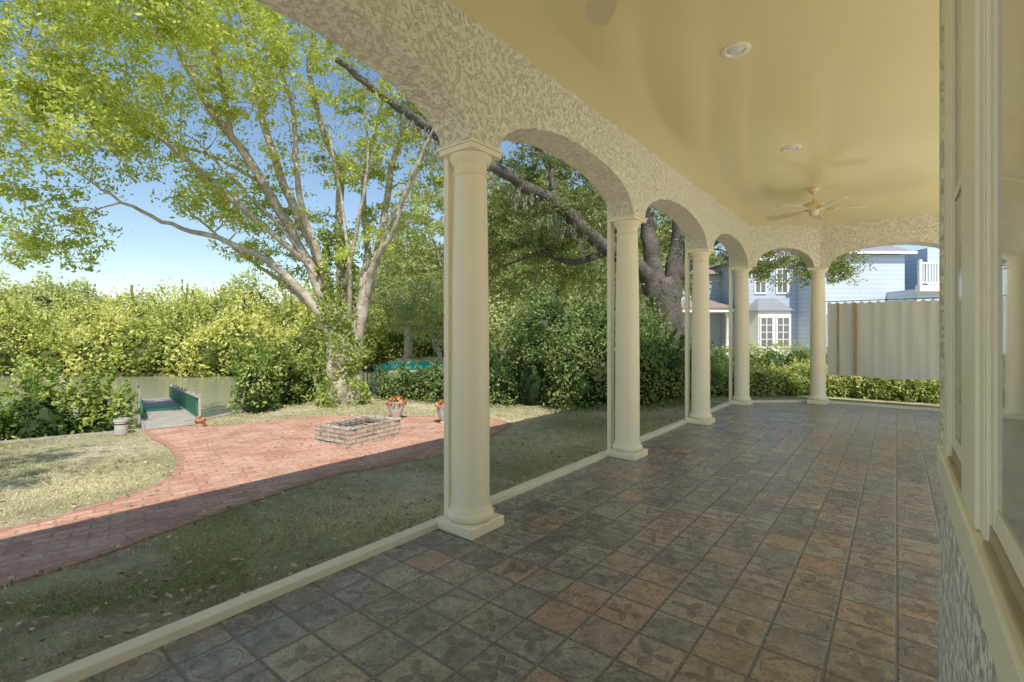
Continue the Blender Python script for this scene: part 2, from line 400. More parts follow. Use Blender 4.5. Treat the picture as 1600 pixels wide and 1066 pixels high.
# ------------------------------------------------------------ GROUND / WATER
bank=[(-60,-33),(-12,3.2),(-7.1,6.7),(-5.75,7.68),(-5.35,8.8),(-5.1,10.4),(-4.9,12),(-4.6,15),(-5.5,21),(-8,34),(-26,60),(-40,120)]
LAND=bank+[(-40,700),(700,700),(700,-300),(-60,-300)]
mb=MB(); mb.prism(LAND,-3.0,GZ)
o=mb.obj('ground',M_LAWN); tag(o,'dry patchy lawn covered with thin grass',kind='structure')
mb=MB(); mb.add([(-700,-100,-1.0),(20,-100,-1.0),(20,140,-1.0),(-700,140,-1.0)],[(0,1,2,3)])
o=mb.obj('water',M_WATER); tag(o,'still greenish river water',kind='structure')
mb=MB(); mb.prism([(-700,26.5),(-20,27.5),(-9,31),(0,60),(0,700),(-700,700)],-3,-.85)
o=mb.obj('terrain',simple('muddy_bank',(.22,.18,.11),(.15,.13,.07),2,.9)); tag(o,'low muddy river bank',kind='structure')
pth=[(-7.1,-2.02),(-4.7,1.1),(-3.09,2.92),(-2.66,3.75),(-2.02,5.05),(-1.45,5.6),(-.82,6.17),(-.5,6.8),(-.2,7.5),(-.05,8.1),(-.4,8.6),(-1.1,8.7),(-1.9,8.85),(-2.9,8.95),(-3.74,8.7),(-4.7,7.95),(-5.25,7.95),(-5.72,7.62),(-5.2,7.05),(-4.49,6.4),(-3.98,5.8),(-3.62,5.2),(-3.55,4.7),(-3.67,4.2),(-4.0,3.6),(-5.6,1.7),(-7.96,-1.33)]
loop=catm(pth+[pth[0]],5)[:-1]; PATH=[(p.x,p.y) for p in loop]
mb=MB(); mb.prism(PATH,-.2,GZ+.012)
o=mb.obj('path',M_PATH); tag(o,'weathered red brick path widening into patio',kind='structure')
mb=MB(); pts=[Vector((p[0],p[1],0)) for p in PATH]; acc=0
for i in range(len(pts)-1):
    a,b=pts[i],pts[i+1]; d=b-a; L=d.length
    while acc<L:
        p=a+d*(acc/L); ang=math.atan2(d.y,d.x)+random.gauss(0,.02)
        M=Matrix.Translation((p.x,p.y,GZ+random.uniform(-.004,.004)))@Matrix.Rotation(ang,4,'Z')
        mb.box(-.05,.05,-.04,.04,-.05,.016,M); acc+=.106
    acc-=L
o=mb.obj('pavement',simple('edging_brick',(.52,.29,.21),(.36,.21,.15),9,.85,.4,40,.01)); tag(o,'brick edging border along the garden path',kind='structure')
mb=MB(); mb.prism([(-2.58,-12),(14,-12),(14,14),(3.4,14),(3.4,11.9),(1.205,11.9),(1.205,-1.2),(-2.58,-1.2)],-.22,-.004)
o=mb.obj('bounce_terrace',M_PALE,rotz=-TH); tag(o,'pale unseen paving added to bounce sunlight into the porch',kind='structure')  # unseen paving added behind and beside the porch to throw sunlight inside

def inpoly(P,poly):
    x,y=P[:,0],P[:,1]; r=np.zeros(len(P),bool); n=len(poly); j=n-1
    for i in range(n):
        xi,yi=poly[i]; xj,yj=poly[j]
        c=((yi>y)!=(yj>y))&(x<(xj-xi)*(y-yi)/(yj-yi+1e-12)+xi); r^=c; j=i
    return r
def grass(n,gen,h,w):
    P=gen(n); P=P[~inpoly(P,PATH)]; P=P[inpoly(P,LAND)]; m=len(P)
    dens=np.sin(P[:,0]*1.7+np.sin(P[:,1]*1.3)*2)+np.sin(P[:,1]*2.3+P[:,0]*.8)+.8*np.sin(P[:,0]*5.1+2*np.sin(P[:,1]*3.7))*np.sin(P[:,1]*4.3)+rng.normal(0,.6,m)
    k=dens>-.45; P=P[k]; m=len(P)
    z=np.full(m,GZ); b=np.stack([P[:,0],P[:,1],z],1); a=rng.uniform(0,2*np.pi,m)
    s=np.stack([np.cos(a),np.sin(a),np.zeros(m)],1)*(w*rng.uniform(.6,1.3,m))[:,None]
    le=rng.normal(0,.7,(m,2)); t=np.stack([le[:,0],le[:,1],np.ones(m)],1)*(h*rng.uniform(.4,1.2,m))[:,None]
    Q=np.stack([b-s,b+s,b+t+s*.3,b+t-s*.3],1)
    g=.4+.25*np.sin(P[:,0]*2.1+P[:,1])+.25*np.sin(P[:,1]*3.1-P[:,0]*1.3)
    return Q,np.clip(g+rng.uniform(-.3,.45,m),0,1)
def g1(n):
    u=rng.uniform(-1.2,12,n)**1; v=rng.uniform(-5.0,-2.68,n); return np.stack([u*S+v*C,u*C-v*S],1)
def g2(n):
    y=rng.uniform(2.6,8.5,n); x=-y*rng.uniform(.55,1.15,n); return np.stack([x,y],1)
def g3(n):
    y=rng.uniform(7,13,n); x=rng.uniform(-5.5,4.5,n); return np.stack([x,y],1)
qs=[grass(95000,g1,.03,.0022),grass(70000,g2,.026,.003),grass(45000,g3,.035,.004)]
Q=np.concatenate([q[0] for q in qs]); T=np.concatenate([q[1] for q in qs])
cc=Q[:,0,:]; vv=cc[:,0]*C-cc[:,1]*S; uu=cc[:,0]*S+cc[:,1]*C
k=~((vv>-2.67)&(uu>-10)&(uu<12))
tag(quadmesh('grass',Q[k],T[k],L_GRASS,None,(0,0,GZ)),'short dry grass blades over the lawn',kind='stuff')
n=7000; u=rng.uniform(-.8,11,n); v=-2.7-7.0*rng.uniform(0,1,n)**1.7
P=np.stack([u*S+v*C,u*C-v*S],1); P=P[inpoly(P,LAND)]; onp=inpoly(P,PATH); P=P[(~onp)|(rng.uniform(0,1,len(P))<.25)]
Pz=np.stack([P[:,0],P[:,1],GZ+.026+rng.uniform(0,.02,len(P))],1)
Q=leafquads(Pz,.05,.5,.0)
Q[:,:,2]=GZ+.024+(Q[:,:,2]-GZ-.02)*.4+.006
tag(quadmesh('fallen_leaves',Q,rng.uniform(0,1,len(Q)),L_DEAD,None,(0,0,GZ)),'dry brown leaves scattered over lawn and brick',kind='stuff')
mb=MB()
for i in range(1,6):
    a=Vector((*bank[i],0)); b=Vector((*bank[i+1],0))
    d=b-a; ang=math.atan2(d.y,d.x); M=Matrix.Translation((a.x,a.y,0))@Matrix.Rotation(ang,4,'Z')
    mb.box(-.02,d.length+.02,-.03,.12,-1.6,-.105+.003*i,M)
o=mb.obj('seawall',M_CONC,base=(-6,7.5,-.12),bevel=.01); tag(o,'low weathered concrete seawall along the lawn edge','seawall')

# ------------------------------------------------------------ PORCH BUILDING
H=empty('porch_building',(0,0,0),-TH)
tag(H,'cream stucco porch with arcade of round columns and arches','building')
US=(-2.0,-.13,2.56,5.17,7.83,10.42)
CL=[(-2.42,u) for u in US]+[(-1.24,11.47),(1.0,11.47),(3.0,11.47)]
corner=[(-2.42,-2.0),(-2.42,10.42),(-1.24,11.47),(3.1,11.47)]
def offset(poly,d):
    out=[]
    for i,p in enumerate(poly):
        P=Vector(p)
        def nrm(a,b):
            t=(Vector(b)-Vector(a)).normalized(); return Vector((t.y,-t.x))
        if i==0: out.append(P+nrm(poly[0],poly[1])*d)
        elif i==len(poly)-1: out.append(P+nrm(poly[-2],poly[-1])*d)
        else:
            n1=nrm(poly[i-1],p); n2=nrm(p,poly[i+1]); b=(n1+n2).normalized(); out.append(P+b*(d/b.dot(n1)))
    return out
inn=offset(corner,.165); outr=offset(corner,-.165)
ZS,ZT=2.73,3.55
mb=MB()
def cols_on(seg):
    if seg==0: return [u+2.0 for u in US]
    if seg==1: return [0,math.dist(corner[1],corner[2])]
    return [0,2.24,4.24]
for sgi in range(3):
    L=math.dist(corner[sgi],corner[sgi+1]); cs=cols_on(sgi); hw=.165 if sgi!=1 else .15
    samples=[]
    for a,b in zip(cs[:-1],cs[1:]):
        samples.append((a,ZS)); s0,s1=a+hw,b-hw
        rise=.39 if sgi==0 else (.37 if sgi==1 else .35)
        for k in range(61):
            th=math.pi*k/60; x=(s0+s1)/2-(s1-s0)/2*math.cos(th); samples.append((x,ZS+rise*math.sin(th)+(random.uniform(-.006,.006) if 0<k<60 else 0)))
    samples.append((cs[-1],ZS))
    if cs[-1]<L-.001: samples.append((L,ZS))
    Ps=[]
    for s,z in samples:
        t=s/L; a=inn[sgi].lerp(inn[sgi+1],t); b=outr[sgi].lerp(outr[sgi+1],t)
        Ps.append(((a.x,a.y,z),(b.x,b.y,z),(a.x,a.y,ZT),(b.x,b.y,ZT)))
    vs=[p for q in Ps for p in q]; fs=[]
    for k in range(len(Ps)-1):
        i=4*k;j=i+4; fs+= [(i,j,j+2,i+2),(i+1,i+3,j+3,j+1),(i,i+1,j+1,j)]
    mb.add(vs,fs)
mb.obj('arcade_wall',M_STUC,H)
fl=offset(corner,-.165); rim1=offset(corner,-.245)
poly=[(p.x,p.y) for p in fl]
poly=[(poly[0][0],-1.2),poly[1],poly[2],(1.2,poly[2][1]),(1.2,-1.2)]
mb=MB(); mb.prism(poly,-.25,0)
fo=mb.obj('floor',M_TILE,loc=(0,0,0),rotz=-TH); tag(fo,'embossed brown slate tiles covering the porch floor',kind='structure')
mb=MB(); a=offset(corner,-.16); b=rim1; n=len(a)
vs=[]
for i in range(n): vs+=[(a[i].x,a[i].y,-.3),(b[i].x,b[i].y,-.3),(b[i].x,b[i].y,.045),(a[i].x,a[i].y,.045)]
fs=[]
for i in range(n-1):
    p=4*i;q=p+4
    for k in range(4): fs.append((p+k,p+(k+1)%4,q+(k+1)%4,q+k))
fs+=[(0,1,2,3),(4*n-4,4*n-3,4*n-2,4*n-1)]
mb.add(vs,fs); mb.obj('curb',M_CURB,H,bevel=.006)
cpoly=[(p.x,p.y) for p in offset(corner,.10)]; cpoly[0]=(cpoly[0][0],-2.1); cpoly+=[(3.1,-2.1)]
mb=MB(); mb.prism(cpoly,3.54,3.545); mb.obj('ceiling',M_CEIL,H)
rp=[(p.x,p.y) for p in offset(corner,-.24)]; rp[0]=(rp[0][0],-2.15); rp+=[(3.1,-2.15)]
mb=MB(); mb.prism(rp,3.552,3.75); mb.obj('roof',M_STUC,H)
mb=MB(); mb.box(.6,1.5,-1.6,2.3,-.02,3.53); mb.obj('wall',M_STUC,H)
mb=MB(); mb.box(.132,.599,-1.6,2.58,-.02,.85); mb.box(.6,1.5,2.301,2.58,-.02,3.53); mb.obj('lower_wall',M_STUCW,H,bevel=.012)
mb=MB(); mb.box(.132,.599,-1.6,2.58,2.75,3.54); mb.box(.30,.599,2.301,2.58,.98,2.749); mb.obj('upper_wall',M_STUC,H)
mb=MB(); mb.box(.126,.34,-1.6,2.585,.851,.955); mb.obj('sill_band',M_CREAM2,H,bevel=.006)
mb=MB(); mb.box(.134,.299,2.50,2.58,.956,2.749); mb.obj('corner_strip',M_STUC,H)
mb=MB(); mb.box(.142,.299,2.345,2.499,.956,2.749); mb.obj('corner_trim',M_CREAM2,H,bevel=.004)
def nwin(u0,u1,gm,rail=True):
    w=empty('window',(0,0,0),0,H)
    fr=MB()
    fr.box(.148,.29,u1-.022,u1,.957,2.747); fr.box(.148,.29,u0,u0+.022,.957,2.747)
    for a,b in ((u1-.07,u1-.023),(u0+.023,u0+.07)): fr.box(.154,.26,a,b,1.0,2.74)
    fr.box(.155,.262,u0+.07,u1-.07,1.0,1.045); fr.box(.155,.262,u0+.07,u1-.07,2.69,2.74)
    if rail: fr.box(.155,.262,u0+.07,u1-.07,1.86,1.895)
    fr.obj('frame',M_CREAM2,w,bevel=.003)
    g=MB(); g.box(.160,.168,u0+.065,u1-.065,1.03,2.70); g.obj('glass',gm,w)
    s=MB(); s.box(.142,.30,u0+.024,u1-.024,.956,.966); s.box(.153,.30,u0+.024,u1-.024,.967,.999); s.obj('sill',M_SCREEN,w)
nwin(1.80,2.34,M_NSCR); nwin(.60,1.44,M_NGLASS,False); nwin(-.9,.14,M_NGLASS,False)
mb=MB()
for a,b in ((1.445,1.795),(.145,.595)): mb.box(.138,.295,a+.06,b,.957,2.748); mb.box(.146,.295,a,a+.059,.957,2.748)
mb.obj('mullion',M_CREAM2,H,bevel=.005)

def column(p):
    e=empty('column',(p[0],p[1],0),0,H)
    if 'proto' in column.__dict__:
        for ch in column.proto: dup(ch,e)
    else:
        b=MB(); b.box(-.175,.175,-.175,.175,.0,.075); o1=b.obj('plinth',M_CREAM,e,bevel=.008)
        b=MB(); b.lathe([(.150,.075),(.163,.085),(.170,.10),(.170,.118),(.163,.132),(.150,.142),(.150,.155),(.143,.165),(.138,.19),(.1375,.8),(.134,1.4),(.127,2.0),(.118,2.50),(.117,2.53)],n=56)
        o2=b.obj('shaft',M_CREAM,e,True)
        b=MB(); b.lathe([(.118,2.531),(.125,2.537),(.127,2.546),(.121,2.554),(.117,2.562),(.117,2.605),(.124,2.612),(.128,2.622),(.140,2.634),(.150,2.650),(.154,2.668),(.150,2.678)],n=56); b.box(-.160,.160,-.160,.160,2.679,2.715); b.box(-.172,.172,-.172,.172,2.716,2.729)
        o3=b.obj('capital',M_CREAM,e,True)
        column.proto=[o1,o2,o3]
    return e
for i,p in enumerate(CL): column(p)
for p in CL[:6]:
    mb=MB(); mb.box(-2.655,-2.605,p[1]-.045,p[1]+.045,.046,2.95); mb.obj('screen_post',M_CREAM,H,bevel=.004)
for p in CL[6:8]:
    mb=MB(); mb.box(p[0]-.04,p[0]+.04,11.655,11.70,.046,2.9); mb.obj('screen_post',M_CREAM,H,bevel=.004)

# ------------------------------------------------------------ CEILING FANS
def blademesh(ang):
    b=MB(); M=Matrix.Rotation(ang,4,'Z')@Matrix.Translation((0,0,-.33))@Matrix.Rotation(math.radians(12),4,'X')
    out=[(.17,-.050),(.24,-.066),(.42,-.075),(.60,-.078),(.65,-.066),(.675,-.03),(.68,0),(.675,.03),(.65,.066),(.60,.078),(.42,.075),(.24,.066),(.17,.050)]
    n=len(out); vs=[(x,y,-.005) for x,y in out]+[(x,y,.005) for x,y in out]
    fs=[tuple(reversed(range(n))),tuple(range(n,2*n))]+[(i,(i+1)%n,n+(i+1)%n,n+i) for i in range(n)]
    b.add(vs,fs,M); return b
def armmesh(ang):
    a=MB(); M=Matrix.Rotation(ang,4,'Z')@Matrix.Translation((0,0,-.322)); a.box(.08,.25,-.018,.018,-.004,.004,M); a.box(.19,.25,-.04,.04,-.006,.0055,M); return a
def fan(v,u,rot):
    x,y,z=pw(v,u,3.54); e=empty('ceiling_fan',(x,y,z),-TH+rot); tag(e,'cream five-blade ceiling fan hanging from porch ceiling','ceiling fan',group='ceiling fans along the porch ceiling')
    m=MB(); m.lathe([(.02,-.0005),(.070,-.001),(.076,-.02),(.058,-.06),(.02,-.085)],n=32); m.obj('canopy',M_FAN,e,True)
    m=MB(); m.lathe([(.015,-.06),(.015,-.22)],n=16); m.obj('downrod',M_FAN,e,True)
    m=MB(); m.lathe([(.02,-.18),(.040,-.195),(.07,-.215),(.125,-.235),(.138,-.255),(.138,-.30),(.12,-.318),(.085,-.335),(.065,-.34),(.065,-.38),(.052,-.40),(.02,-.41)],n=40); m.obj('motor',M_FAN,e,True)
    for k in range(5):
        a=2*math.pi*k/5; bl=blademesh(a).obj('blade',M_FAN,e); armmesh(a).obj('blade_arm',M_FAN,bl)
fan(-.95,8.30,.35); fan(-.93,2.0,math.radians(131))
for u in (3.9,6.36):
    x,y,z=pw(-.95,u,3.54); e=empty('recessed_light',(x,y,z)); tag(e,'round recessed downlight set in the ceiling','ceiling light',group='recessed lights in the porch ceiling')
    m=MB(); m.lathe([(.105,-.0005),(.105,-.006),(.098,-.011),(.070,-.012),(.062,-.004),(.062,-.0015)],n=40,cap=False); m.obj('trim_ring',M_CREAM,e,True)
    m=MB(); m.lathe([(.060,-.001),(.055,-.006),(.035,-.012),(.01,-.014)],n=32); m.obj('lamp_lens',M_LENS,e,True)
# ------------------------------------------------------------ CURTAIN
x,y,z=pw(-1.08,11.47,0); e=empty('curtain',(x,y,z),-TH); tag(e,'beige outdoor privacy curtain hung across an archway','curtain')
mb=MB(); W=2.0; nx=220; nz=14; vs=[];fs=[]
for j in range(nz+1):
    zz=.57+(2.02-.57)*j/nz
    for i in range(nx+1):
        s=i/nx; am=.020*(.4+.7*j/nz); yy=am*math.sin(s*2*math.pi*10)+.016*math.sin(s*31+j*.3)+.008*math.sin(s*95)
        vs.append((s*W,yy,zz+.012*math.sin(s*9)*(1-j/nz)-(.014*(1-math.cos((s*W-.03)/.13*2*math.pi)) if j==nz else 0)))
for j in range(nz):
    for i in range(nx): p=j*(nx+1)+i; fs.append((p,p+1,p+nx+2,p+nx+1))
mb.add(vs,fs); mb.obj('cloth',M_CURT,e,True,fix=False)
mb=MB(); mb.tube([(-.05,.0,2.045),(2.1,.0,2.045)],[.007,.007],12); mb.obj('rod',M_BRASS,e,True)
for i in range(16):
    mb=MB(); cx=.03+i*.13; pts=[(cx,.020*math.cos(a),2.035+.020*math.sin(a)) for a in np.linspace(0,2*math.pi,13)]; mb.tube(pts,[.005]*13,6); mb.obj('ring',M_BRASS,e,True)
for a,b in ((.16,.20),(.42,.48)):
    mb=MB(); mb.box(a,b,-.058,-.052,.60,2.0); mb.obj('trunk_shadow_strip',M_TRUNKSH,e)  # brown strips stand in for tree-trunk shadows on the cloth

# ------------------------------------------------------------ GARDEN OBJECTS
fx,fy=-2.2,6.95
e=empty('fire_pit',(fx,fy,GZ),-TH+.12); tag(e,'low rectangular brick fire pit with iron grate on patio','fire pit')
mb=MB(); w,l,t,h=.36,.47,.12,.25
mb.box(-w,w,-l,-l+t,0,h); mb.box(-w,w,l-t,l,0,h); mb.box(-w,-w+t,-l+t+.001,l-t-.001,0,h-.002); mb.box(w-t,w,-l+t+.001,l-t-.001,0,h-.002)
for k in range(26):
    s=random.choice((0,1,2,3)); L=random.uniform(-.9,.9); zz=random.randint(0,2)*.065
    q=random.uniform(.006,.02)
    if s==0: mb.box(-w-q,-w,L*l*.8-.1,L*l*.8+.1,zz+.005,zz+.06)
    elif s==1: mb.box(w,w+q,L*l*.8-.1,L*l*.8+.1,zz+.005,zz+.06)
    elif s==2: mb.box(L*w*.7-.1,L*w*.7+.1,-l-q,-l,zz+.005,zz+.06)
    else: mb.box(L*w*.7-.1,L*w*.7+.1,l,l+q,zz+.005,zz+.06)
for k in range(16):
    a=k/16*2*math.pi; px=max(-w+.06,min(w-.06,math.cos(a)*1.2*w)); py=max(-l+.06,min(l-.06,math.sin(a)*1.2*l))
    M=Matrix.Translation((px,py,h))@Matrix.Rotation(random.uniform(-.15,.15)+(0 if abs(py)>l-.1 else math.pi/2),4,'Z'); mb.box(-.075,.075,-.042,.042,.001,random.uniform(.008,.03),M)
mb.obj('brick_wall',M_PIT,e,bevel=.008)
mb=MB(); mb.box(-w+t,w-t,-l+t,l-t,.01,.06); mb.obj('ash_bed',M_ASH,e)
mb=MB()
for k in range(8):
    yy=-l+t+.02+(2*l-2*t-.04)*k/7; mb.box(-w+t-.02,w-t+.02,yy-.004,yy+.004,h-.03,h-.022)
mb.obj('grate',M_BLACK,e)
mb=MB()
for a,b,c,d in ((-.1,-.2,.12,.18),(.12,-.22,-.08,.2)): mb.tube([(a,b,.12),(c,d,.15)],[.04,.035],8)
mb.obj('charred_logs',M_BLACK,e,True)
def pot(x,y,prof,mat,label,fl=True,fr=.15,nf=260):
    e=empty('flower_pot',(x,y,GZ+.012)); tag(e,label,'flower pot')
    mb=MB(); mb.lathe(prof,n=32,cap=False); mb.obj('vessel',mat,e,True)
    r=prof[-1][0]; z=prof[-1][1]-.02; mb=MB(); mb.lathe([(r+.01,z-.02),(r+.01,z)],n=24); mb.obj('soil',M_SOIL,e)
    if fl:
        p=rng.normal(size=(nf,3)); p/=np.linalg.norm(p,axis=1,keepdims=True); p*=rng.uniform(.4,1,(nf,1))*fr; p[:,2]=np.abs(p[:,2])*.8+z
        t=np.where(rng.uniform(0,1,nf)<.35,0.05,rng.uniform(.5,1,nf)); quadmesh('flowers',leafquads(p,.05,.8),t,L_FLOWER,e)
vase=[(.09,0),(.095,.02),(.075,.04),(.11,.12),(.145,.22),(.155,.29),(.165,.31),(.165,.325),(.14,.325),(.13,.28)]
pot(-2.05,8.55,vase,M_POT,'pale tapered urn planted with red orange flowers',True,.19,420)
pot(-1.12,8.15,vase,M_POT,'pale tapered urn with red flowers behind a column',True,.19,420)
cyl=[(.08,0),(.085,.03),(.09,.19),(.10,.20),(.10,.235),(.085,.235),(.08,.19)]
pot(-5.87,7.27,cyl,M_POT,'small whitewashed pot with sparse red plant beside gangway',True,.07,90)
tp=[(.055,0),(.07,.11),(.08,.115),(.08,.14),(.065,.14),(.06,.11)]
pot(-5.06,7.85,tp,M_TERRA,'terracotta pot of pink flowers beside gangway',True,.08,160)
e=empty('gangway',(-5.45,7.80,GZ),math.radians(38)); tag(e,'grey wooden gangway with green side railing over the water','gangway')
sl=Matrix.Rotation(math.radians(-3.5),4,'X')
mb=MB()
for k in range(72): mb.box(-.38,.38,.0+k*.135,.125+k*.135,.02,.055,sl)
mb.obj('deck',M_WOOD,e,bevel=.003)
mb=MB(); mb.box(-.41,-.381,0,9.7,-.10,.075,sl); mb.box(.381,.41,0,9.7,-.10,.075,sl); mb.obj('stringer',M_WOOD,e)
mb=MB(); mb.box(.38,.41,1.0,9.6,.08,.42,sl); mb.obj('side_panel',M_GREEN,e)
mb=MB(); mb.box(-.41,-.38,1.6,9.6,.08,.30,sl); mb.obj('side_panel',M_GREEN,e)
mb=MB(); mb.box(.368,.422,.9,9.7,.421,.45,sl)
for k in range(9): mb.box(.412,.45,.9+k*1.05,.97+k*1.05,-.1,.49,sl)
for k in range(3): mb.box(-.45,-.412,2.5+k*3,2.58+k*3,-.1,.60,sl)
mb.obj('railing',M_WOOD,e,bevel=.003)
mb=MB(); mb.box(-.34,.34,3.6,5.0,.056,.066,sl); mb.obj('deck_mat',M_GREEN,e)
e=empty('iron_fence',(-4.35,12.2,GZ)); tag(e,'short black iron picket fence among shrubs','fence')
mb=MB()
for k in range(13): mb.box(.1*k-.008,.1*k+.008,-.008,.008,0,.85)
mb.obj('pickets',M_BLACK,e)
mb=MB(); mb.box(-.02,1.25,-.012,.012,.75,.775); mb.box(-.02,1.25,-.012,.012,.12,.145); mb.obj('rail',M_BLACK,e)
e=empty('canoe',(-3.0,14.5,GZ+.16),math.radians(8)); tag(e,'turquoise canoe lying overturned on low stands','canoe')
mb=MB(); vs=[];fs=[]; n=24; m=12
for i in range(n+1):
    s=-1+2*i/n; w=.38*(1-abs(s)**2.4)+.01; hh=.24*(1-.35*abs(s)**3)
    for j in range(m+1):
        a=math.pi*j/m; vs.append((s*1.1,w*math.cos(a),.30-.08*abs(s)**3+hh*math.sin(a)**.7))
for i in range(n):
    for j in range(m): p=i*(m+1)+j; fs.append((p,p+1,p+m+2,p+m+1))
mb.add(vs,fs); mb.obj('hull',M_CANOE,e,True)
for s in (-.8,.8):
    mb=MB(); mb.box(s-.04,s+.04,-.4,.4,.24,.30); mb.box(s-.03,s+.03,-.38,-.32,-.16,.24); mb.box(s-.03,s+.03,.32,.38,-.16,.24); mb.obj('stand',M_WOOD,e)

# ------------------------------------------------------------ SHRUBS
gb='shrubs on the river bank'
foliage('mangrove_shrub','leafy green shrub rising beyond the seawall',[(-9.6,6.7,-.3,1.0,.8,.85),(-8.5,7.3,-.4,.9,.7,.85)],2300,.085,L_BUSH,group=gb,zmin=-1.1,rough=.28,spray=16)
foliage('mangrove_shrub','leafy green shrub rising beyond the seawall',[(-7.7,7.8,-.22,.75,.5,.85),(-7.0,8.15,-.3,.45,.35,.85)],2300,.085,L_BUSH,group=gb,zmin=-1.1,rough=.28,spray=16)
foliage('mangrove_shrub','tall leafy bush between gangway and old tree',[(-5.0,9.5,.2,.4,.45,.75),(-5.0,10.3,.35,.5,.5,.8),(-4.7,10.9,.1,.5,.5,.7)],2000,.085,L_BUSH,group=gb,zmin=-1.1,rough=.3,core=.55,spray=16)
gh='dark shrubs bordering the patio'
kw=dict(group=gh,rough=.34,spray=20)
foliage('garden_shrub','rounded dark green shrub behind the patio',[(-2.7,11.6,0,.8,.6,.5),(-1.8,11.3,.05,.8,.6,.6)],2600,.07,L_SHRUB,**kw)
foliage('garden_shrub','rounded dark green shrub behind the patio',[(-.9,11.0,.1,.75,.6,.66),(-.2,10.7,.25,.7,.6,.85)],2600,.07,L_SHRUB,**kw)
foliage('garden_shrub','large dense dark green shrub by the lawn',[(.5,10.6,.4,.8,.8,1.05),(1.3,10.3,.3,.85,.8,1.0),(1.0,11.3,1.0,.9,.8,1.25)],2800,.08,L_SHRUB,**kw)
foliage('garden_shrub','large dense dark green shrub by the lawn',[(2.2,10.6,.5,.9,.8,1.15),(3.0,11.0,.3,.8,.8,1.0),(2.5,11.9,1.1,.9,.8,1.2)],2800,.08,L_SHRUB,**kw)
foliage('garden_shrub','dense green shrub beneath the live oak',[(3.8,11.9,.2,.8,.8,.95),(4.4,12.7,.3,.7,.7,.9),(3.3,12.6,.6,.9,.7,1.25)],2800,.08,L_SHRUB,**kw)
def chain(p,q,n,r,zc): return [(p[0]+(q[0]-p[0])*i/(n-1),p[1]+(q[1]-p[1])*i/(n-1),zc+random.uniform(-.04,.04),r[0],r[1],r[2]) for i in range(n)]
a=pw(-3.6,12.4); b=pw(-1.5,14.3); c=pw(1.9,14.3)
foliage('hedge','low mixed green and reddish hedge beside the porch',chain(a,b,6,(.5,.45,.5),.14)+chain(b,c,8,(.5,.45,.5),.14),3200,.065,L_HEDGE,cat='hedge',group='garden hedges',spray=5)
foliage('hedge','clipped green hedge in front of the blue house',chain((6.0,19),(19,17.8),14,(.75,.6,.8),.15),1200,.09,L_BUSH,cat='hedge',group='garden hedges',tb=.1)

# ------------------------------------------------------------ TREES
base=(-3.68,10.4,GZ)
limbs=[
 ([(-3.74,10.4,-.3),(-3.76,10.4,.5),(-3.78,10.4,1.2),(-3.84,10.4,1.9)],.29,.18),
 ([(-3.44,10.45,-.3),(-3.42,10.5,.8),(-3.32,10.5,1.7),(-3.08,10.5,2.6)],.20,.12),
 ([(-3.75,10.3,-.3),(-3.62,10.3,.6),(-3.55,10.35,1.3),(-3.6,10.5,2.0),(-3.75,10.6,3.1),(-3.9,10.8,5.0),(-4.4,10.6,6.8),(-4.2,10.4,8.4)],.21,.035),
 ([(-3.8,10.4,1.2),(-4.25,10.1,2.1),(-4.9,9.8,2.85),(-5.7,9.4,3.25),(-6.5,9.0,3.5),(-7.4,8.7,4.0)],.115,.02),
 ([(-3.8,10.4,1.5),(-4.4,10.2,3.1),(-5.1,9.7,4.6),(-5.8,9.2,5.8),(-6.2,8.7,6.9),(-6.9,8.2,7.6)],.13,.035),
 ([(-3.82,10.4,1.8),(-4.15,10.3,3.0),(-4.75,10.1,4.5),(-5.1,9.9,5.8),(-5.3,9.6,7.4),(-5.4,9.2,8.8)],.12,.04),
 ([(-3.8,10.4,1.6),(-4.0,10.2,2.8),(-4.3,9.8,4.2),(-4.35,9.6,5.8),(-4.7,9.3,7.4)],.10,.028),
 ([(-3.1,10.5,2.4),(-2.85,10.6,3.6),(-2.65,10.6,5.0),(-2.3,10.4,5.9),(-1.9,10.1,7.0)],.105,.03),
 ([(-3.15,10.5,2.2),(-2.9,10.2,2.9),(-2.4,9.8,3.5),(-2.0,9.5,4.4),(-1.5,9.2,5.3)],.08,.02),
 ([(-3.3,10.5,1.9),(-3.2,10.7,3.3),(-3.35,10.9,4.9),(-3.0,11,6.4),(-2.9,11,8.2)],.09,.025),
 ([(-3.7,10.4,1.1),(-4.4,10.8,1.9),(-5.4,11,2.7),(-6.4,11,3.4),(-7.4,10.7,4.3)],.07,.02),
 ([(-4.3,10.2,2.9),(-5.1,9.6,3.7),(-6.0,9.0,4.6),(-7.0,8.2,5.5),(-7.8,7.5,6.0)],.07,.02),
 ([(-3.6,10.4,2.4),(-3.2,10.0,3.6),(-2.9,9.7,4.8),(-2.9,9.4,6.2)],.06,.018),
 ([(-3.5,10.4,1.6),(-3.4,10.1,2.8),(-3.5,9.9,4.2),(-3.7,9.7,5.6)],.055,.018),
 ([(-4.0,10.3,2.4),(-4.6,10.0,3.4),(-5.5,9.7,4.4),(-6.2,9.5,5.2)],.06,.018),
 ([(-3.0,10.5,2.8),(-2.6,10.3,3.8),(-2.1,10.2,4.6),(-1.7,10.2,5.6)],.05,.016),
 ([(-5.0,9.8,4.4),(-6.0,10.0,5.0),(-7.2,10.0,5.4)],.05,.018),
 ([(-5.5,9.5,5.2),(-5.2,8.6,6.0),(-5.0,7.8,6.4),(-5.2,7.0,6.6)],.06,.018),
]
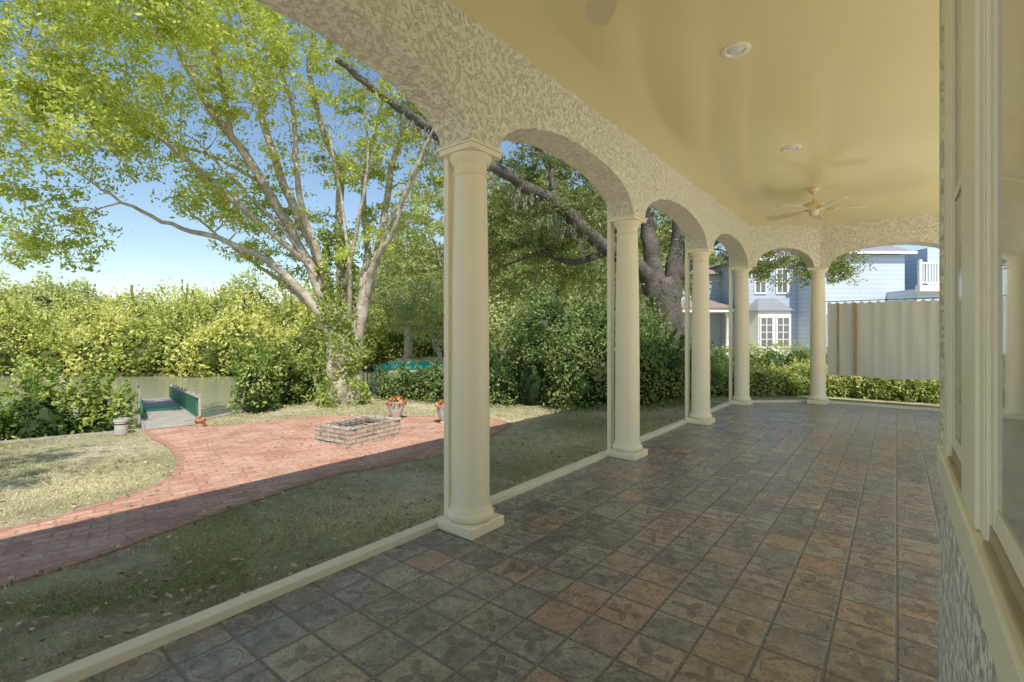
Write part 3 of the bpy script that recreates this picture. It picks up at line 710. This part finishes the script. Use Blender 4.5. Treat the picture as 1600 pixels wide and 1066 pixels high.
regions=[((-6.4,8.4,6.3),(2.7,2.2,1.5),115),((-7.6,8.0,4.9),(1.7,1.4,.8),44),((-4.2,9.2,8.3),(3.2,2.6,1.6),100),((-8.9,9.0,3.4),(1.3,.9,.8),24),((-8.3,8.0,7.0),(2.0,1.6,1.5),48),
 ((-2.3,10.4,4.7),(1.1,1.2,1.7),32),((-5.8,9.8,4.4),(1.6,1.2,.8),24),((-2.3,9.8,7.0),(1.6,1.8,1.3),38),((-4.6,10.6,3.4),(1.6,1.2,1.0),18),((-5.2,7.3,6.6),(1.6,1.1,.8),26),((-3.6,10.6,5.4),(1.2,1.2,1.2),16)]
T1=make_tree('laurel_oak_tree','old spreading oak with pale limbs and yellow-green leaves',base,limbs,regions,.088,210,.29,M_BARK,L_MAIN,tb=.05)
n=8800; z=rng.uniform(0,1,n)**1.1*3.8; a=rng.uniform(0,2*np.pi,n); r=.42-.045*z+rng.normal(0,.06,n)+.07*np.sin(z*7)
cx=-3.62-.05*z; pts=np.stack([cx+r*np.cos(a),10.4+r*np.sin(a),z+GZ],1); k=(np.sin(a*2+z*2.5)+rng.normal(0,.5,n))>-.5
quadmesh('climbing_vine',leafquads(pts[k],.08,.7),rng.uniform(.4,1,k.sum()),L_BUSH,T1,base)
base=(4.3,13.4,GZ)
mainlimb=[(4.0,13.3,2.3),(3.5,13.0,3.1),(2.3,12.5,3.75),(1.1,11.8,4.55),(0,11,4.95),(-1.3,10,5.35),(-2.2,9.3,5.8),(-3.2,8.8,6.4)]
limbs=[([(4.3,13.4,-.3),(4.28,13.4,1.2),(4.22,13.4,2.4),(4.1,13.4,3.0)],.56,.38),
 (mainlimb,.27,.05),
 ([(4.05,13.4,2.6),(3.8,13.5,4.2),(3.6,13.6,5.8),(3.2,13.4,8)],.28,.10),
 ([(4.35,13.4,2.0),(4.6,13.5,3.6),(4.75,13.6,5.4),(5.1,13.5,8)],.30,.10),
 ([(4.6,13.4,3.0),(5.6,13.0,4.0),(6.8,12.8,4.4),(8.4,12.8,4.2)],.17,.05),
 ([(2.6,12.6,3.6),(1.6,12.9,3.3),(.8,13.2,3.6),(-.2,13.4,3.3)],.11,.03),
 ([(1.1,11.8,4.5),(.9,12.0,5.6),(.2,12.2,6.6)],.13,.04)]
regions=[((1.2,13.0,5.2),(2.2,1.8,1.3),80),((3.6,13,8),(4.2,3,1.8),60),((7.0,12.9,4.3),(2.0,1.0,.6),40),((-1.0,10.8,7.0),(2.5,1.8,1.1),38),((.3,13.2,3.9),(1.4,.8,.6),30),((8.3,13.0,3.3),(.8,.5,.45),20),((6.4,12.5,3.2),(.7,.4,.45),16),((2.4,14.5,4.2),(1.6,1,1.2),40)]
T2=make_tree('live_oak_tree','massive live oak with dark furrowed trunk and sweeping limb',base,limbs,regions,.09,230,.30,M_BARKD,L_OAK,wob=.02,tb=.04)
ml=catm(mainlimb,8); Q=[];T=[]
for k in range(90):
    p=ml[random.randint(6,len(ml)-8)] if k<64 else Vector((random.uniform(5.2,8.4),12.8+random.uniform(-.3,.3),4.1))
    L=random.uniform(.2,.7); m=80; s=rng.uniform(0,1,m)
    c=np.array([p.x+random.uniform(-.12,.12),p.y+random.uniform(-.12,.12),p.z-.1]); P=c+np.stack([rng.normal(0,.05,m)*(1-s*.6),rng.normal(0,.05,m)*(1-s*.6),-s*L],1)
    h=np.stack([rng.normal(0,.006,m),rng.normal(0,.006,m),-rng.uniform(.04,.08,m)],1); wv=rng.normal(size=(m,3))*.004; wv[:,2]=0
    Q.append(np.stack([P-wv,P+wv,P+h+wv*.5,P+h-wv*.5],1)); T.append(rng.uniform(0,1,m))
quadmesh('hanging_moss',np.concatenate(Q),np.concatenate(T),L_MOSS,T2,base)
# garden tree by the path whose crown dapples the sunny lawn
make_tree('shade_tree','slender garden tree shading the lawn beside the path',(-8.2,.6,GZ),
 [([(-8.2,.6,-.3),(-8.0,.6,1.6),(-7.6,.7,3.2),(-6.6,.9,4.6),(-5.4,1.1,5.3)],.12,.03),([(-7.6,.7,3.2),(-8.2,.4,4.6),(-8.6,.2,5.8)],.08,.03)],
 [((-5.6,.9,5.6),(1.9,1.1,.8),34),((-8.2,.4,5.8),(1.5,1.2,.8),26)],.09,150,.28,M_BARK,L_MAIN)
def auto(x,y,h,r,label,lm,bark,ls=.19,nl=180,nreg=85,sig=.52,tr=.3):
    tz=h*.32; limbs=[([(x,y,-.3),(x+.1,y,tz*.5),(x-.05,y,tz)],tr,tr*.7)]
    for k in range(7):
        a=k*2*math.pi/7+random.uniform(-.3,.3); q=random.uniform(.5,.9)
        limbs.append(([(x-.05,y,tz*random.uniform(.75,1)),(x+math.cos(a)*r*.35*q,y+math.sin(a)*r*.35*q,tz+(h-tz)*.25),(x+math.cos(a)*r*.8*q,y+math.sin(a)*r*.8*q,tz+(h-tz)*random.uniform(.4,.75))],tr*.5,tr*.12))
    regs=[((x,y,tz+(h-tz)*.55),(r,r,(h-tz)*.45),nreg),((x+r*.3,y-.3*r,tz+(h-tz)*.3),(r*.8,r*.6,(h-tz)*.22),nreg//4),((x-r*.35,y-.3*r,tz+(h-tz)*.35),(r*.7,r*.6,(h-tz)*.2),nreg//4)]
    return make_tree('background_tree',label,(x,y,GZ),limbs,regs,ls,nl,sig,bark,lm,group='trees beyond the garden',twig=1.5,tb=.04)
auto(1.6,21,8.2,3.6,'spreading oak with grey-green leaves beyond the shrubs',L_FAR,M_BARK,tr=.35)
auto(-2.8,24,8.4,3.8,'tall leafy oak standing on the river bank',L_FAR,M_BARK)
auto(6.4,25,8.8,3.8,'leafy oak near the blue house',L_OAK,M_BARK)
auto(-6.5,30,6.5,3.4,'broad leafy tree at the bend of the river',L_FAR,M_BARK)
auto(2.0,33,11,5.5,'tall shade tree further up the bank',L_FAR,M_BARK,.26,170,100,.9)
auto(11,40,10,4.5,'shade tree behind the blue house',L_FAR,M_BARK,.26,170,90,.9)
auto(-2.4,15.5,3.4,1.6,'young leafy tree behind the patio shrubs',L_FAR,M_BARK,.1,170,40,.3,.09)
bl=[]
for i in range(46):
    x=-62+i*1.32; yy=28.5+random.uniform(-.9,.9)+max(0,(x+14))*.6; h=random.uniform(1.2,2.5); bl.append((x,yy,-.4+h*.35,1.4,1.3,h*.85))
for i in range(34):
    x=-66+i*1.9; bl.append((x,36+random.uniform(-1.5,1.5)+max(0,(x+14))*.4,.9,2.0,2,random.uniform(1.7,3.6)))
foliage('mangrove_thicket','bright yellow-green mangrove thicket lining the far river bank',bl,340,.22,L_MANG,kind='stuff',zmin=-1.0,rough=.32,spray=8)
bl=[]
for i in range(40): x=-95+i*4.2; bl.append((x,68+random.uniform(-3,3),2.0,3.6,3,random.uniform(3.6,6.6)+(2.5 if x>-12 else 0)))
foliage('woodland','distant band of mixed green woodland',bl,110,.55,L_FAR,kind='stuff',rough=.22)

# ------------------------------------------------------------ NEIGHBOUR HOUSE
B=(16,28,GZ); e=empty('neighbour_house',B); tag(e,'two-storey blue clapboard house with white trim and bay window','house')
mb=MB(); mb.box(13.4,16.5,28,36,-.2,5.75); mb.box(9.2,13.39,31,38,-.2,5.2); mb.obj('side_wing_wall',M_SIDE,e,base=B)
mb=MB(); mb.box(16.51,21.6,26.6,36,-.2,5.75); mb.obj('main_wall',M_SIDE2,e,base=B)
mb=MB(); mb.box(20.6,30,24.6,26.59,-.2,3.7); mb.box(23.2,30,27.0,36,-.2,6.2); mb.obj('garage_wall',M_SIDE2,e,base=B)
def hip(mb,x0,x1,y0,y1,z0,z1,o=.35):
    x0-=o;x1+=o;y0-=o;y1+=o; w=min(x1-x0,y1-y0)/2*.98
    if x1-x0>y1-y0: r=[(x0+w,(y0+y1)/2,z1),(x1-w,(y0+y1)/2,z1)]; f=[(0,1,5,4),(1,2,5),(2,3,4,5),(3,0,4)]
    else: r=[((x0+x1)/2,y0+w,z1),((x0+x1)/2,y1-w,z1)]; f=[(0,1,4),(1,2,5,4),(2,3,5),(3,0,4,5)]
    mb.add([(x0,y0,z0),(x1,y0,z0),(x1,y1,z0),(x0,y1,z0)]+r,f+[(3,2,1,0)])
mb=MB(); hip(mb,13.4,16.3,28,36,5.76,7.2); hip(mb,16.8,21.6,26.6,36,5.86,7.6); mb.obj('roof',M_SHINGLE,e,base=B)
mb=MB(); hip(mb,9.2,13.0,31,38,5.21,6.6); mb.obj('wing_roof',M_BRSH,e,base=B)
mb=MB(); mb.box(13.1,16.6,27.66,27.74,5.6,5.78); mb.box(16.3,22.0,26.22,26.3,5.75,5.9); mb.box(16.44,16.56,26.54,26.66,-.1,5.74); mb.box(13.36,13.5,27.93,27.995,-.1,5.7)
mb.obj('white_trim',M_WHITE,e,base=B)
def hw(x0,x1,y,z0,z1,cols=2,rows=2):
    b=((x0+x1)/2,y,z0); w=empty('window',(b[0]-B[0],b[1]-B[1],b[2]-B[2]),0,e)
    f=MB(); t=.09; f.box(x0-t,x0,y-.05,y+.0,z0-t,z1+t); f.box(x1,x1+t,y-.05,y+.0,z0-t,z1+t); f.box(x0,x1,y-.05,y,z1,z1+t); f.box(x0,x1,y-.06,y,z0-t,z0)
    for k in range(1,cols): xx=x0+(x1-x0)*k/cols; f.box(xx-.025,xx+.025,y-.04,y,z0,z1)
    for k in range(1,rows): zz=z0+(z1-z0)*k/rows; f.box(x0,x1,y-.038,y,zz-.02,zz+.02)
    f.obj('frame',M_WHITE,w,base=b); g=MB(); g.box(x0,x1,y-.022,y-.012,z0,z1); g.obj('glass',M_GLASS,w,base=b)
for x0 in (14.1,15.35): hw(x0,x0+.55,27.995,3.8,5.1)
hw(17.4,18.1,26.595,.8,2.4)
hw(10.0,10.8,30.99,3.1,4.5); hw(11.6,12.4,30.99,3.1,4.5)
mb=MB(); mb.prism([(13.45,27.99),(13.85,27.2),(15.7,27.2),(16.1,27.99)],-.1,2.7); mb.obj('bay_wall',M_WHITE,e,base=B)
mb=MB(); mb.add([(13.3,27.98,2.71),(13.75,27.05,2.71),(15.8,27.05,2.71),(16.25,27.98,2.71),(14.2,27.98,3.45),(15.3,27.98,3.45)],[(0,1,4),(1,2,5,4),(2,3,5),(0,3,2,1),(0,4,5,3)]); mb.obj('bay_roof',M_SHINGLE,e,base=B)
hw(14.0,14.62,27.195,.7,2.3,2,4); hw(14.92,15.55,27.195,.7,2.3,2,4)
for x in (9.4,10.6,11.8,13.0):
    mb=MB(); mb.lathe([(.13,-.1),(.13,.1),(.10,.14),(.09,2.5),(.13,2.55),(.13,2.7)],x,29.2,16); mb.obj('porch_column',M_WHITE,e,base=B,smooth=True)
mb=MB(); mb.box(9.0,13.3,28.9,30.98,2.71,2.95); mb.obj('porch_beam',M_WHITE,e,base=B)
mb=MB(); hip(mb,9.1,13.2,29.0,30.9,2.96,3.5,.2); mb.obj('porch_roof',M_BRSH,e,base=B)
mb=MB()
mb.box(20.5,30,24.3,24.59,3.55,3.85); mb.box(20.55,30,24.35,24.45,4.92,5.02); mb.box(20.55,30,24.36,24.44,3.95,4.02)
for k in range(66): mb.box(20.6+k*.14,20.65+k*.14,24.37,24.43,4.02,4.92)
for k in range(5): mb.box(20.5+k*2.2,20.64+k*2.2,24.32,24.46,3.85,5.15)
mb.obj('balcony_railing',M_WHITE,e,base=B)

# ------------------------------------------------------------ WORLD / SUN / CAMERA
EL=math.radians(51); sd=Vector((.25*math.cos(EL),-.968*math.cos(EL),math.sin(EL)))
w=D.worlds.new('World'); scn.world=w; w.use_nodes=True; nt=w.node_tree; nt.nodes.clear()
sky=nt.nodes.new('ShaderNodeTexSky'); sky.sky_type='NISHITA'; sky.sun_disc=False; sky.sun_elevation=EL; sky.sun_rotation=math.atan2(sd.x,sd.y)
sky.air_density=1.3; sky.dust_density=.2; sky.ozone_density=3.0
bg=nt.nodes.new('ShaderNodeBackground'); bg.inputs[1].default_value=.15; ow=nt.nodes.new('ShaderNodeOutputWorld')
nt.links.new(sky.outputs[0],bg.inputs[0]); nt.links.new(bg.outputs[0],ow.inputs[0])
sl=D.lights.new('sun','SUN'); sl.energy=5.0; sl.angle=math.radians(.5); sl.color=(1,.93,.84)
so=D.objects.new('sun',sl); COL.objects.link(so); so.rotation_euler=sd.to_track_quat('Z','Y').to_euler(); so.location=(0,-10,30)
cam=D.cameras.new('camera'); co=D.objects.new('camera',cam); COL.objects.link(co); scn.camera=co
co.location=(0,0,1.4); co.rotation_euler=(math.radians(90),0,0); cam.sensor_width=36; cam.lens=17.0; cam.shift_y=-11/1600; cam.clip_start=.05; cam.clip_end=2000
scn.view_settings.view_transform='Standard'; scn.view_settings.look='None'; scn.view_settings.exposure=0
